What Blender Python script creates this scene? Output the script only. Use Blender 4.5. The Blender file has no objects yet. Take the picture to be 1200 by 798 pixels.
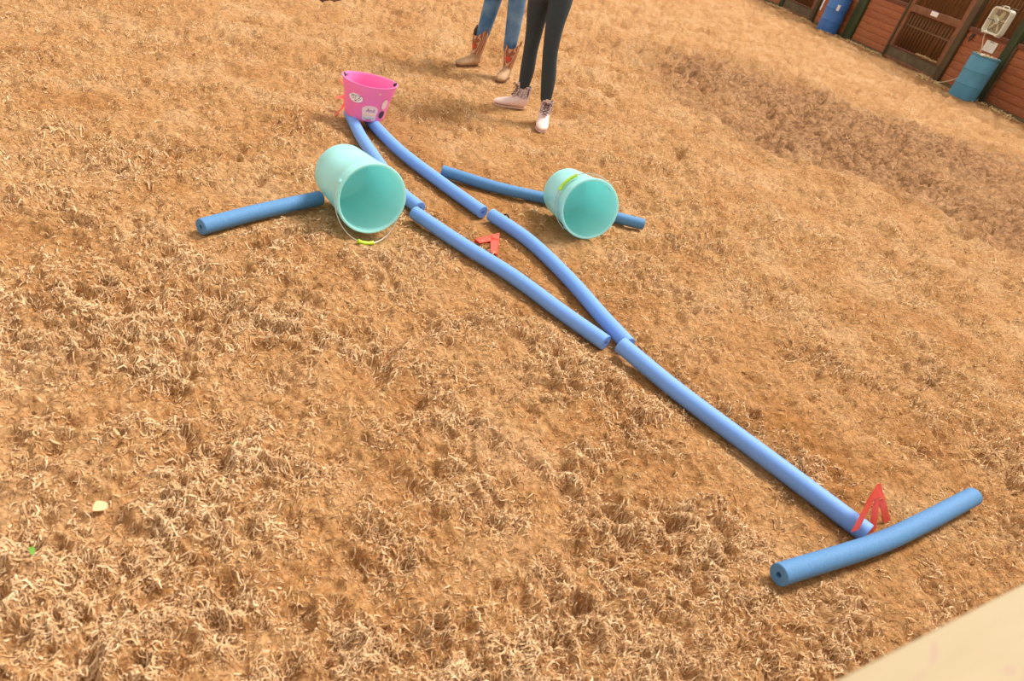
import bpy, bmesh, math, random
import numpy as np
from mathutils import Vector, Matrix
random.seed(7); np.random.seed(7)
SC = bpy.context.scene
COL = SC.collection

# ------------------------------------------------------------------ camera
cd = bpy.data.cameras.new('camera'); cam = bpy.data.objects.new('camera', cd); COL.objects.link(cam)
cd.sensor_width = 36.0; cd.lens = 24.0; cd.clip_start = 0.02; cd.clip_end = 200
Rv = Vector((0.950848, -0.19025, 0.24432)); Uv = Vector((-0.080894, 0.60899, 0.789042)); Fv = Vector((0.298904, 0.770023, -0.563667))
cam.matrix_world = Matrix(((Rv.x, Uv.x, -Fv.x, 0), (Rv.y, Uv.y, -Fv.y, 0), (Rv.z, Uv.z, -Fv.z, 1.5), (0, 0, 0, 1)))
cd.dof.use_dof = True; cd.dof.focus_distance = 3.7; cd.dof.aperture_fstop = 4.5
SC.camera = cam
# ------------------------------------------------------------------ world, sun, exposure
w = bpy.data.worlds.new('world'); SC.world = w; w.use_nodes = True
w.node_tree.nodes['Background'].inputs[0].default_value = (1.0, 0.94, 0.86, 1)
w.node_tree.nodes['Background'].inputs[1].default_value = 0.74
sd = bpy.data.lights.new('daylight', 'SUN'); sd.energy = 3.7; sd.angle = math.radians(17); sd.color = (1.0, 0.96, 0.90)
sun = bpy.data.objects.new('daylight', sd); COL.objects.link(sun)
az, el = math.radians(28), math.radians(54)
sun.location = (6, 4, 8)
sun.rotation_euler = Vector((-math.cos(az) * math.cos(el), -math.sin(az) * math.cos(el), -math.sin(el))).to_track_quat('-Z', 'Y').to_euler()
SC.view_settings.view_transform = 'Standard'; SC.view_settings.look = 'None'
SC.view_settings.gamma = 1; SC.view_settings.use_curve_mapping = False
SC.view_settings.exposure = 0.42

# ------------------------------------------------------------------ helpers
def lin(r, g, b):
    f = lambda c: (c / 255 / 12.92) if c / 255 <= .04045 else ((c / 255 + .055) / 1.055) ** 2.4
    return (f(r), f(g), f(b), 1)

class NT:
    def __init__(s, name):
        s.m = bpy.data.materials.new(name); s.m.use_nodes = True; s.t = s.m.node_tree
        s.b = s.t.nodes['Principled BSDF']; s.out = s.t.nodes['Material Output']
    def n(s, typ, **k):
        o = s.t.nodes.new(typ)
        for a, v in k.items(): setattr(o, a, v)
        return o
    def l(s, a, b): s.t.links.new(a, b)
    def coord(s, kind='Object', scale=(1, 1, 1), rot=(0, 0, 0)):
        c = s.n('ShaderNodeTexCoord'); m = s.n('ShaderNodeMapping')
        m.inputs['Scale'].default_value = scale; m.inputs['Rotation'].default_value = rot
        s.l(c.outputs[kind], m.inputs[0]); return m.outputs[0]
    def noise(s, vec, scale, detail=4, rough=.55, dist=0):
        o = s.n('ShaderNodeTexNoise'); o.inputs['Scale'].default_value = scale; o.inputs['Detail'].default_value = detail
        o.inputs['Roughness'].default_value = rough; o.inputs['Distortion'].default_value = dist
        s.l(vec, o.inputs['Vector']); return o.outputs['Fac']
    def ramp(s, fac, stops):
        o = s.n('ShaderNodeValToRGB'); e = o.color_ramp.elements
        while len(e) < len(stops): e.new(.5)
        for i, (p, c) in enumerate(stops): e[i].position = p; e[i].color = c if len(c) == 4 else (*c, 1)
        s.l(fac, o.inputs[0]); return o.outputs[0]
    def mix(s, fac, a, b, mode='MIX'):
        o = s.n('ShaderNodeMix', data_type='RGBA', blend_type=mode)
        for i, v in ((0, fac), (6, a), (7, b)):
            if hasattr(v, 'is_linked'): s.l(v, o.inputs[i])
            else: o.inputs[i].default_value = v
        return o.outputs[2]
    def bump(s, h, strength, dist):
        o = s.n('ShaderNodeBump'); o.inputs['Strength'].default_value = strength; o.inputs['Distance'].default_value = dist
        s.l(h, o.inputs['Height']); s.l(o.outputs[0], s.b.inputs['Normal'])

def plain(name, col, rough=.6, vary=.12, scale=30, bump=0, metal=0, stretch=(1, 1, 1), trans=0, sss=0):
    t = NT(name); v = t.coord(scale=stretch)
    n = t.noise(v, scale)
    c = Vector(col[:3])
    lo = (*(c * (1 - vary)), 1); hi = (*[min(1, x * (1 + vary)) for x in c], 1)
    cc = t.ramp(n, [(.3, lo), (.7, hi)])
    t.l(cc, t.b.inputs['Base Color']); t.b.inputs['Roughness'].default_value = rough; t.b.inputs['Metallic'].default_value = metal
    if bump: t.bump(t.noise(v, scale * 4), .5, bump)
    if trans:
        tr = t.n('ShaderNodeBsdfTranslucent'); t.l(cc, tr.inputs[0])
        mx = t.n('ShaderNodeMixShader'); mx.inputs[0].default_value = trans
        t.l(t.b.outputs[0], mx.inputs[1]); t.l(tr.outputs[0], mx.inputs[2]); t.l(mx.outputs[0], t.out.inputs[0])
    return t.m

M = {}
M['noodle_bright'] = plain('noodle_bright', lin(112, 158, 230), .6, .07, 160, .0012)
M['noodle_dusty'] = plain('noodle_dusty', lin(80, 130, 178), .7, .10, 120, .0012)
M['mint'] = plain('mint_plastic', lin(192, 250, 249), .33, .02, 6, 0, trans=.34)
M['pink'] = plain('pink_rubber', lin(255, 132, 194), .45, .02, 8, 0, trans=.08)
M['red_plastic'] = plain('red_plastic', lin(255, 112, 92), .35, .03, 20, 0, trans=.4)
M['wire'] = plain('wire', lin(190, 188, 178), .3, .05, 50, 0, metal=.8)
M['lime'] = plain('lime_grip', lin(186, 226, 50), .45, .05, 60)
M['black'] = plain('black_plastic', lin(30, 30, 32), .5, .1, 50)
M['white'] = plain('white_paper', lin(240, 238, 232), .6, .03, 30)
M['sticker_white'] = plain('sticker_white', lin(245, 240, 240), .5, .02, 30)
M['sticker_pale'] = plain('sticker_pale', lin(250, 214, 214), .5, .02, 30)
M['sticker_yellow'] = plain('sticker_yellow', lin(250, 214, 140), .5, .04, 30)
M['sticker_grey'] = plain('sticker_grey', lin(205, 205, 205), .5, .2, 90)
M['ink_dark'] = plain('ink_dark', lin(60, 60, 66), .6, .1, 60)
M['ink_red'] = plain('ink_red', lin(205, 70, 110), .6, .1, 60)
M['ink_purple'] = plain('ink_purple', lin(150, 110, 150), .6, .1, 60)
M['leggings'] = plain('leggings', lin(44, 52, 56), .8, .12, 40, .0005)
M['skin'] = plain('skin', lin(215, 165, 135), .55, .05, 20)
M['hair'] = plain('hair', lin(92, 62, 42), .6, .2, 60, .001, stretch=(6, 6, 1))
M['shirt_grey'] = plain('shirt_grey', lin(150, 150, 156), .85, .08, 40, .0006)
M['shirt_white'] = plain('shirt_white', lin(215, 212, 206), .85, .06, 40, .0006)
M['boot_tan'] = plain('boot_tan', lin(176, 136, 98), .75, .25, 34, .0015)
M['boot_sole'] = plain('boot_sole', lin(112, 78, 54), .8, .2, 40)
M['inlay'] = plain('inlay', lin(214, 74, 54), .6, .1, 60)
M['duck_rubber'] = plain('duck_rubber', lin(232, 200, 190), .5, .06, 40)
M['duck_sole'] = plain('duck_sole', lin(214, 178, 158), .7, .12, 40)
M['lace'] = plain('lace', lin(96, 70, 72), .8, .1, 60)
M['grey_boot'] = plain('grey_boot', lin(160, 140, 122), .7, .12, 40)
M['barrel_blue'] = plain('barrel_blue', lin(62, 116, 190), .45, .16, 7, 0, stretch=(1, 1, .6))
M['barrel_teal'] = plain('barrel_teal', lin(80, 146, 178), .45, .10, 5, 0, stretch=(1, 1, .6))
M['fan_white'] = plain('fan_white', lin(224, 220, 200), .5, .05, 30)
M['fan_blade'] = plain('fan_blade', lin(190, 178, 130), .5, .05, 30)
M['green_post'] = plain('green_post', lin(58, 66, 34), .8, .4, 6, .001, stretch=(1, 1, .3))
M['dark_post'] = plain('dark_post', lin(84, 66, 40), .8, .3, 6, .001, stretch=(1, 1, .3))
M['frame_wood'] = plain('frame_wood', lin(128, 82, 52), .75, .25, 8, .001)
M['door_base'] = plain('door_base', lin(100, 84, 58), .8, .28, 7, .001)
M['ledge'] = plain('ledge', lin(110, 60, 36), .7, .2, 10, .001)
M['bar_metal'] = plain('bar_metal', lin(112, 78, 34), .5, .25, 12, 0)
M['inside'] = plain('inside_wood', lin(122, 70, 24), .9, .45, 4, .001, stretch=(1, 3, .4))
M['straw'] = plain('straw', lin(222, 190, 130), .9, .15, 60)
M['cord'] = plain('cord', lin(232, 206, 160), .7, .05, 40)
M['leaf'] = plain('leaf', lin(116, 172, 62), .5, .12, 60, trans=.3)
M['chip'] = plain('chip', lin(214, 176, 128), .7, .06, 60)
def jean_mat():
    t = NT('denim'); v = t.coord()
    n = t.noise(v, 7, 3); c = t.ramp(n, [(.38, lin(62, 104, 146)), (.72, lin(118, 148, 172))])
    t.l(c, t.b.inputs['Base Color']); t.b.inputs['Roughness'].default_value = .9
    t.bump(t.noise(v, 60), .5, .002); return t.m
M['denim'] = jean_mat()
def tooled_mat():
    t = NT('tooled_leather'); v = t.coord()
    wv = t.n('ShaderNodeTexWave'); wv.inputs['Scale'].default_value = 16; wv.inputs['Distortion'].default_value = 9; wv.inputs['Detail'].default_value = 1
    t.l(v, wv.inputs[0]); c = t.ramp(wv.outputs[1], [(.55, lin(150, 88, 62)), (.85, lin(208, 164, 128))])
    t.l(c, t.b.inputs['Base Color']); t.b.inputs['Roughness'].default_value = .65; t.bump(wv.outputs[1], .4, .002); return t.m
M['tooled'] = tooled_mat()
def glitter_mat():
    t = NT('speckled_grey_fabric'); v = t.coord()
    c = t.ramp(t.noise(v, 130, 2, .7), [(.36, lin(116, 98, 102)), (.5, lin(186, 164, 166)), (.66, lin(240, 226, 226))])
    t.l(c, t.b.inputs['Base Color']); t.b.inputs['Roughness'].default_value = .6; return t.m
M['glitter'] = glitter_mat()
def plank_mat():
    t = NT('stained_plank'); v = t.coord(scale=(1, 1.2, 9))
    oi = t.n('ShaderNodeObjectInfo')
    c = t.ramp(t.noise(v, 5, 5, .6, .6), [(.3, lin(142, 78, 38)), (.7, lin(180, 104, 60))])
    tone = t.ramp(oi.outputs['Random'], [(0, (.9, .9, .9)), (1, (1.05, 1.05, 1.05))])
    c = t.mix(1.0, c, tone, 'MULTIPLY')
    dust = t.noise(t.coord(), 2.2, 3)
    c2 = t.mix(t.ramp(dust, [(.5, (0, 0, 0)), (.8, (.4, .4, .4))]), c, lin(176, 122, 84))
    t.l(c2, t.b.inputs['Base Color']); t.b.inputs['Roughness'].default_value = .6
    t.bump(t.noise(v, 14), .4, .002); return t.m
M['plank'] = plank_mat()
def board_mat():
    t = NT('cream_board'); v = t.coord(scale=(1.4, 9, 9))
    c = t.ramp(t.noise(v, 3, 4, .5, .4), [(.3, lin(158, 138, 102)), (.7, lin(168, 148, 114))])
    st = t.ramp(t.noise(t.coord(scale=(7, 16, 1)), 1.6, 2, .5, 1.6), [(.60, (0, 0, 0)), (.68, (.55, .55, .55)), (.76, (0, 0, 0))])
    c = t.mix(st, c, lin(160, 122, 112))
    t.l(c, t.b.inputs['Base Color']); t.b.inputs['Roughness'].default_value = .7; return t.m
M['board'] = board_mat()

def ob(name, me, m=None, parent=None, smooth=True):
    if isinstance(me, bmesh.types.BMesh):
        bm = me; me = bpy.data.meshes.new(name); bmesh.ops.recalc_face_normals(bm, faces=bm.faces[:]); bm.to_mesh(me); bm.free()
    o = bpy.data.objects.new(name, me); COL.objects.link(o)
    if m is not None and not me.materials: me.materials.append(m)
    if smooth:
        me.shade_smooth()
        me.set_sharp_from_angle(angle=math.radians(38))
    if parent: o.parent = parent
    return o
def empty(name, loc=(0, 0, 0), rz=0):
    o = bpy.data.objects.new(name, None); COL.objects.link(o); o.empty_display_size = .1
    o.location = loc; o.rotation_euler = (0, 0, rz); return o
def tag(o, label, cat, group=None, kind=None):
    if label: o['label'] = label
    if cat: o['category'] = cat
    if group: o['group'] = group
    if kind: o['kind'] = kind
    return o
def box(bm, x0, x1, y0, y1, z0, z1, bev=0):
    r = bmesh.ops.create_cube(bm, size=1, matrix=Matrix.Translation(((x0 + x1) / 2, (y0 + y1) / 2, (z0 + z1) / 2)) @ Matrix.Diagonal((abs(x1 - x0), abs(y1 - y0), abs(z1 - z0), 1)))
    if bev:
        es = list({e for v in r['verts'] for e in v.link_edges})
        bmesh.ops.bevel(bm, geom=es, offset=bev, segments=2, affect='EDGES', profile=.6)
def boxm(*a, bev=0):
    bm = bmesh.new(); box(bm, *a, bev=bev); return bm
def rings(bm, R, close=False, cap0=False, cap1=False):
    vs = [[bm.verts.new(p) for p in r] for r in R]; n = len(vs[0])
    k = len(vs)
    for i in range(k if close else k - 1):
        a, b = vs[i], vs[(i + 1) % k]
        for j in range(n): bm.faces.new((a[j], a[(j + 1) % n], b[(j + 1) % n], b[j]))
    if cap0: bm.faces.new(vs[0][::-1])
    if cap1: bm.faces.new(vs[-1])
    return vs
def catmull(P, n):
    P = [Vector(p) for p in P]; P = [P[0] * 2 - P[1]] + P + [P[-1] * 2 - P[-2]]; out = []
    for i in range(1, len(P) - 2):
        for k in range(n):
            t = k / n; a, b, c, d = P[i - 1:i + 3]
            out.append(.5 * ((2 * b) + (c - a) * t + (2 * a - 5 * b + 4 * c - d) * t * t + (3 * b - a - 3 * c + d) * t ** 3))
    out.append(P[-2]); return out
def frames(P):
    out = []; prev = None
    for i, p in enumerate(P):
        t = (P[min(i + 1, len(P) - 1)] - P[max(i - 1, 0)]).normalized()
        if prev is None: u = t.cross(Vector((0, 0, 1)) if abs(t.z) < .9 else Vector((1, 0, 0))).normalized()
        else: u = (prev - t * prev.dot(t)).normalized()
        prev = u; out.append((p, t, u, t.cross(u)))
    return out
def tube(bm, P, r, seg=10, cap=True):
    P = [Vector(p) for p in P]; F = frames(P)
    rr = r if isinstance(r, (list, tuple)) else [r] * len(P)
    R = [[p + (u * math.cos(a) + v * math.sin(a)) * rr[i] for a in [2 * math.pi * k / seg for k in range(seg)]] for i, (p, t, u, v) in enumerate(F)]
    rings(bm, R, cap0=cap, cap1=cap)
def tubem(P, r, seg=10):
    bm = bmesh.new(); tube(bm, P, r, seg); return bm
def lathe(bm, prof, seg=56, mat=None, sq=(1, 1)):
    R = [[Vector((r * math.cos(a) * sq[0], r * math.sin(a) * sq[1], z)) for a in [2 * math.pi * k / seg for k in range(seg)]] for r, z in prof]
    rings(bm, R)
    return bm
def skin(name, V, E, R, m, parent, sub=2, root=0):
    me = bpy.data.meshes.new(name); me.from_pydata(V, E, []); me.update()
    o = bpy.data.objects.new(name, me); COL.objects.link(o)
    md = o.modifiers.new('s', 'SKIN'); md.use_smooth_shade = True
    for i, r in enumerate(R):
        sv = me.skin_vertices[0].data[i]; sv.radius = r if isinstance(r, tuple) else (r, r); sv.use_root = (i == root)
    o.modifiers.new('u', 'SUBSURF').levels = sub
    dg = bpy.context.evaluated_depsgraph_get(); dg.update()
    nm = bpy.data.meshes.new_from_object(o.evaluated_get(dg)); nm.name = name
    bpy.data.objects.remove(o); bpy.data.meshes.remove(me)
    nm.materials.clear(); nm.materials.append(m)
    nm.shade_smooth()
    p = bpy.data.objects.new(name, nm); COL.objects.link(p)
    if parent: p.parent = parent
    return p

# ------------------------------------------------------------------ terrain function
def _grid(seed):
    rs = np.random.RandomState(seed); return rs.rand(256, 256)
_G = [_grid(s) for s in range(12)]
def vn(x, y, s=0):
    g = _G[s % 12]; xi = np.floor(x).astype(int); yi = np.floor(y).astype(int); fx = x - xi; fy = y - yi
    fx = fx * fx * (3 - 2 * fx); fy = fy * fy * (3 - 2 * fy); a = xi & 255; b = yi & 255; a1 = (a + 1) & 255; b1 = (b + 1) & 255
    return (g[a, b] * (1 - fx) + g[a1, b] * fx) * (1 - fy) + (g[a, b1] * (1 - fx) + g[a1, b1] * fx) * fy
def fbm(x, y, o=3, s=0):
    t = 0; amp = 1; tot = 0
    for i in range(o):
        c, sn = math.cos(i * 1.1 + s), math.sin(i * 1.1 + s)
        t = t + amp * vn((x * c - y * sn) * 2 ** i + 17.3 * i, (x * sn + y * c) * 2 ** i + 5.1 * i, s + i); tot += amp; amp *= .5
    return t / tot
NOODLES = {
 'left_side': ([(-.400, 2.584, .033), (-.211, 2.763, .033), (.047, 2.982, .033)], .033, 'noodle_dusty'),
 'pink_left': ([(.184, 4.167, .033), (.247, 3.818, .033), (.330, 3.497, .033), (.415, 3.195, .033), (.512, 3.018, .033)], .033, 'noodle_bright'),
 'mid_left': ([(.478, 2.955, .038), (.675, 2.716, .033), (.874, 2.485, .033), (1.048, 2.227, .033), (1.183, 2.041, .033)], .033, 'noodle_bright'),
 'pink_right': ([(.298, 4.110, .033), (.465, 3.689, .033), (.667, 3.341, .033), (.838, 3.072, .033)], .033, 'noodle_bright'),
 'mid_right': ([(.876, 3.055, .036), (1.031, 2.834, .033), (1.149, 2.527, .033), (1.227, 2.237, .033), (1.286, 2.042, .033)], .033, 'noodle_bright'),
 'long': ([(1.232, 2.014, .052), (1.401, 1.756, .033), (1.612, 1.428, .033), (1.816, 1.109, .033)], .0345, 'noodle_bright'),
 'cross_near': ([(1.384, .965, .034), (1.807, 1.064, .034), (2.087, 1.152, .034), (2.429, 1.272, .034)], .0335, 'noodle_dusty'),
 'right_side': ([(.678, 3.518, .033), (.961, 3.41, .033), (1.239, 3.366, .031), (1.45, 3.325, .031), (1.639, 3.250, .033), (1.796, 3.21, .033)], .0315, 'noodle_dusty'),
}
_segs = []
for k, (P, r, m) in NOODLES.items():
    for a, b in zip(P[:-1], P[1:]): _segs.append((a[0], a[1], b[0], b[1]))
def seg_dist(x, y, segs):
    d = np.full(np.shape(x), 99.)
    for ax, ay, bx, by in segs:
        dx, dy = bx - ax, by - ay; t = np.clip(((x - ax) * dx + (y - ay) * dy) / (dx * dx + dy * dy), 0, 1)
        d = np.minimum(d, np.hypot(x - ax - t * dx, y - ay - t * dy))
    return d
FEET = [(1.2, 5.88), (1.45, 5.66), (1.38, 5.0), (1.54, 4.64), (.2592, 2.85), (1.33, 3.05), (.27, 4.12)]
def clump(x, y):
    c = fbm(x * 3.1, y * 3.1, 3, 3) * .55 + fbm(x * 8.5, y * 8.5, 2, 5) * .45
    d = seg_dist(x, y, [(.55, 4.1, .75, 3.2), (.75, 3.2, 1.25, 2.3), (1.5, 2.2, 2.1, 1.5), (1.0, 4.0, 1.5, 3.6)])
    sm = np.clip(1.25 - d / .30, 0, 1)
    return (.12 + .88 * np.clip((c - .34) * 3.0, 0, 1)) * (1 - .65 * sm)
def height(x, y):
    r = np.hypot(x, y)
    warp = (fbm(x * 1.7, y * 1.7, 2, 1) - .5)
    big = (fbm(x * 1.5, y * 1.5, 3, 2) - .5) * .055
    rg = fbm((x * .8 + y * .6) * 2.4 + warp * 2, (-x * .6 + y * .8) * 5.0 + warp * 3, 3, 6)
    ridge = (.5 - np.abs(rg - .5) * 2) * .052
    cl = clump(x, y)
    b1_ = 1 - 2 * np.abs(fbm(x * 13, y * 13, 3, 8) - .5); lump = (b1_ - .78) * .062 * (.5 + cl); ff = np.clip((r - 3.2) / 3, 0, 1); pits = -np.clip(fbm(x * 10, y * 10, 3, 2) - .50, 0, 1) * .16 * (.5 + damp_mask(x, y)); gx = x * .76 - y * .65; gy = x * .65 + y * .76; lump = lump * (1 - .45 * ff) + pits * ff + (fbm(gx * 3.4, gy * 13, 3, 10) - .5) * .040 * np.clip((r - 2.6) / 2, 0, 1) * np.clip(x * .8, .25, 1)
    fine = (fbm(x * 48, y * 48, 3, 9) - .5) * .022 * (.30 + cl)
    h = (big + ridge + lump + fine + cl * .008)
    far = np.clip((r - 5) / 5, 0, 1); h = h * (1 + .7 * far)
    # trampled hoof prints further off
    hp = fbm(x * 6.5, y * 6.5, 2, 4); h = h - np.clip(hp - .56, 0, 1) * .22 * np.clip((r - 3.0) / 3, .15, 1)
    d = seg_dist(x, y, _segs); k = np.clip((d - .03) / .16, 0, 1); k = k * k * (3 - 2 * k)
    h = h * (.22 + .78 * k) - .004 * (1 - k)
    for fx, fy in FEET:
        dd = np.hypot(x - fx, y - fy); kk = np.clip((dd - .12) / .18, 0, 1); h = h * (.15 + .85 * kk)
    dw = np.clip((11.3 - x) / 1.0, 0, 1); h = h * (.3 + .7 * dw)
    h = h + .046 * np.exp(-((x - 1.34) ** 2 + (y - 2.90) ** 2) / .008)
    h = h - .026 * np.exp(-(seg_dist(x, y, [(.26, 2.76, .14, 3.09)]) / .07) ** 2)
    return h - .006

# ------------------------------------------------------------------ ground
def damp_mask(x, y):
    # the darker trampled lane in front of the stalls, an area with a ragged outline
    U = [(3.2, 8.0), (4.2, 8.9), (5.6, 8.9), (6.9, 8.0), (8.4, 6.9), (10.5, 5.3)]
    L = [(3.1, 7.4), (3.5, 5.9), (4.2, 5.0), (4.9, 4.3), (5.1, 3.6), (5.6, 2.2)]
    poly = U + L[::-1]; inside = np.zeros(np.shape(x), bool)
    n = len(poly)
    for i in range(n):
        (x0, y0), (x1, y1) = poly[i], poly[(i + 1) % n]
        c = ((y0 > y) != (y1 > y)) & (x < (x1 - x0) * (y - y0) / (y1 - y0 + 1e-9) + x0); inside ^= c
    d = seg_dist(x, y, [(*poly[i], *poly[(i + 1) % n]) for i in range(n)])
    sd = np.where(inside, d, -d)
    nz = fbm(x * 1.3, y * 1.3, 4, 7) - .5
    return np.clip((sd + nz * 1.7) / .8 + .35, 0, 1) * (.55 + .45 * np.clip(fbm(x * .9, y * .9, 3, 10) * 3 - .8, 0, 1))
def turned(x, y):
    # freshly turned, darker sand along the noodle lanes
    d = seg_dist(x, y, [(.45, 4.0, .75, 3.2), (.75, 3.2, 1.2, 2.3), (1.35, 2.1, 1.95, 1.35), (.3, 3.6, .5, 3.0), (.95, 3.45, 1.2, 3.2)])
    return np.clip(1.1 - d / .26 + (fbm(x * 5, y * 5, 3, 1) - .5) * 1.8, 0, 1) * .6
def ground_mesh():
    A = np.radians(np.linspace(-8, 148, 1120)); e = np.linspace(math.atan2(1.5, .30), math.atan2(1.5, 26.), 610)
    r = 1.5 / np.tan(e); AA, RR = np.meshgrid(A, r)
    X = RR * np.cos(AA); Y = RR * np.sin(AA)
    nr, na = X.shape; idx = np.arange(nr * na).reshape(nr, na)
    q1 = np.stack([idx[:-1, :-1], idx[:-1, 1:], idx[1:, 1:], idx[1:, :-1]], -1).reshape(-1, 4)
    A2 = np.radians(np.linspace(141, 359, 150)); r2 = np.geomspace(.3, 26., 90); AA2, RR2 = np.meshgrid(A2, r2)
    X2 = RR2 * np.cos(AA2); Y2 = RR2 * np.sin(AA2); o = nr * na
    i2 = np.arange(X2.size).reshape(X2.shape) + o
    q2 = np.stack([i2[:-1, :-1], i2[:-1, 1:], i2[1:, 1:], i2[1:, :-1]], -1).reshape(-1, 4)
    k = 48; a3 = np.linspace(0, 2 * np.pi, k, endpoint=False); i3 = o + X2.size
    xs = np.concatenate([X.ravel(), X2.ravel(), .31 * np.cos(a3), [0]]); ys = np.concatenate([Y.ravel(), Y2.ravel(), .31 * np.sin(a3), [0]])
    zs = height(xs, ys); zs[o:o + X2.size] -= .022
    V = np.stack([xs, ys, zs], 1).astype(np.float32)
    F = np.concatenate([q1, q2]); c = i3 + k
    tri = [(i3 + j, i3 + (j + 1) % k, c) for j in range(k)]
    me = bpy.data.meshes.new('floor'); nq = len(F)
    me.vertices.add(len(V)); me.vertices.foreach_set('co', V.ravel())
    me.loops.add(nq * 4 + len(tri) * 3); me.polygons.add(nq + len(tri))
    me.loops.foreach_set('vertex_index', np.concatenate([F.ravel(), np.array(tri).ravel()]).astype(np.int32))
    me.polygons.foreach_set('loop_start', np.concatenate([np.arange(nq) * 4, nq * 4 + np.arange(len(tri)) * 3]).astype(np.int32))
    me.polygons.foreach_set('use_smooth', np.ones(nq + len(tri), bool))
    me.update(calc_edges=True)
    for nm, val in (('damp', damp_mask(xs, ys)), ('clump', clump(xs, ys)), ('turned', turned(xs, ys))):
        at = me.attributes.new(nm, 'FLOAT', 'POINT'); at.data.foreach_set('value', val.astype(np.float32))
    return me
def ground_mat():
    t = NT('arena_footing'); v = t.coord()
    at = t.n('ShaderNodeAttribute', attribute_name='damp'); ac = t.n('ShaderNodeAttribute', attribute_name='clump')
    sand = t.ramp(t.noise(v, 2.2, 5, .6), [(.32, lin(170, 114, 62)), (.5, lin(190, 138, 86)), (.68, lin(206, 160, 114))])
    fib = t.ramp(t.noise(t.coord(scale=(1, 1, .4)), 62, 5, .65, 1.4), [(.45, (0, 0, 0)), (.62, (1, 1, 1))])
    pal = t.mix(fib, sand, lin(216, 178, 130))
    f2 = t.n('ShaderNodeMath', operation='MULTIPLY_ADD'); t.l(ac.outputs['Fac'], f2.inputs[0]); f2.inputs[1].default_value = .45; f2.inputs[2].default_value = .3
    c = t.mix(f2.outputs[0], sand, pal)
    mr = t.n('ShaderNodeMapping'); mr.inputs['Rotation'].default_value = (0, 0, math.radians(40.5)); t.l(v, mr.inputs[0])
    ms = t.n('ShaderNodeMapping'); ms.inputs['Scale'].default_value = (.38, 1.25, 1); t.l(mr.outputs[0], ms.inputs[0])
    dk = t.ramp(t.noise(ms.outputs[0], 14, 4, .7, .8), [(.58, (0, 0, 0)), (.74, (.6, .6, .6))])
    c = t.mix(dk, c, lin(150, 88, 40))
    an = t.n('ShaderNodeAttribute', attribute_name='turned'); c = t.mix(an.outputs['Fac'], c, lin(166, 110, 54))
    c = t.mix(1.0, c, t.ramp(t.noise(v, 48, 4, .75), [(.36, (.78, .74, .70)), (.52, (1, 1, 1)), (.68, (1.12, 1.14, 1.16))]), 'MULTIPLY')
    dmp = t.mix(t.ramp(t.noise(v, 17, 3, .7), [(.42, (0, 0, 0)), (.58, (1, 1, 1))]), lin(112, 74, 46), lin(176, 130, 90))
    dm = t.n('ShaderNodeMath', operation='MULTIPLY'); t.l(at.outputs['Fac'], dm.inputs[0]); dm.inputs[1].default_value = .8
    c = t.mix(dm.outputs[0], c, dmp)
    t.l(c, t.b.inputs['Base Color']); t.b.inputs['Roughness'].default_value = .95; t.b.inputs['Specular IOR Level'].default_value = .15
    h1 = t.noise(t.coord(), 38, 5, .7, 1.0); h2 = t.noise(t.coord(), 15, 3, .6, .6)
    b2 = t.n('ShaderNodeBump'); b2.inputs['Strength'].default_value = .8; b2.inputs['Distance'].default_value = .045; t.l(h2, b2.inputs['Height'])
    b1 = t.n('ShaderNodeBump'); b1.inputs['Strength'].default_value = .9; b1.inputs['Distance'].default_value = .024; t.l(h1, b1.inputs['Height']); t.l(b2.outputs[0], b1.inputs['Normal'])
    t.l(b1.outputs[0], t.b.inputs['Normal']); return t.m
fl = ob('floor', ground_mesh(), None, smooth=False); fl.data.materials.append(ground_mat())
fl['kind'] = 'structure'

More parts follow.
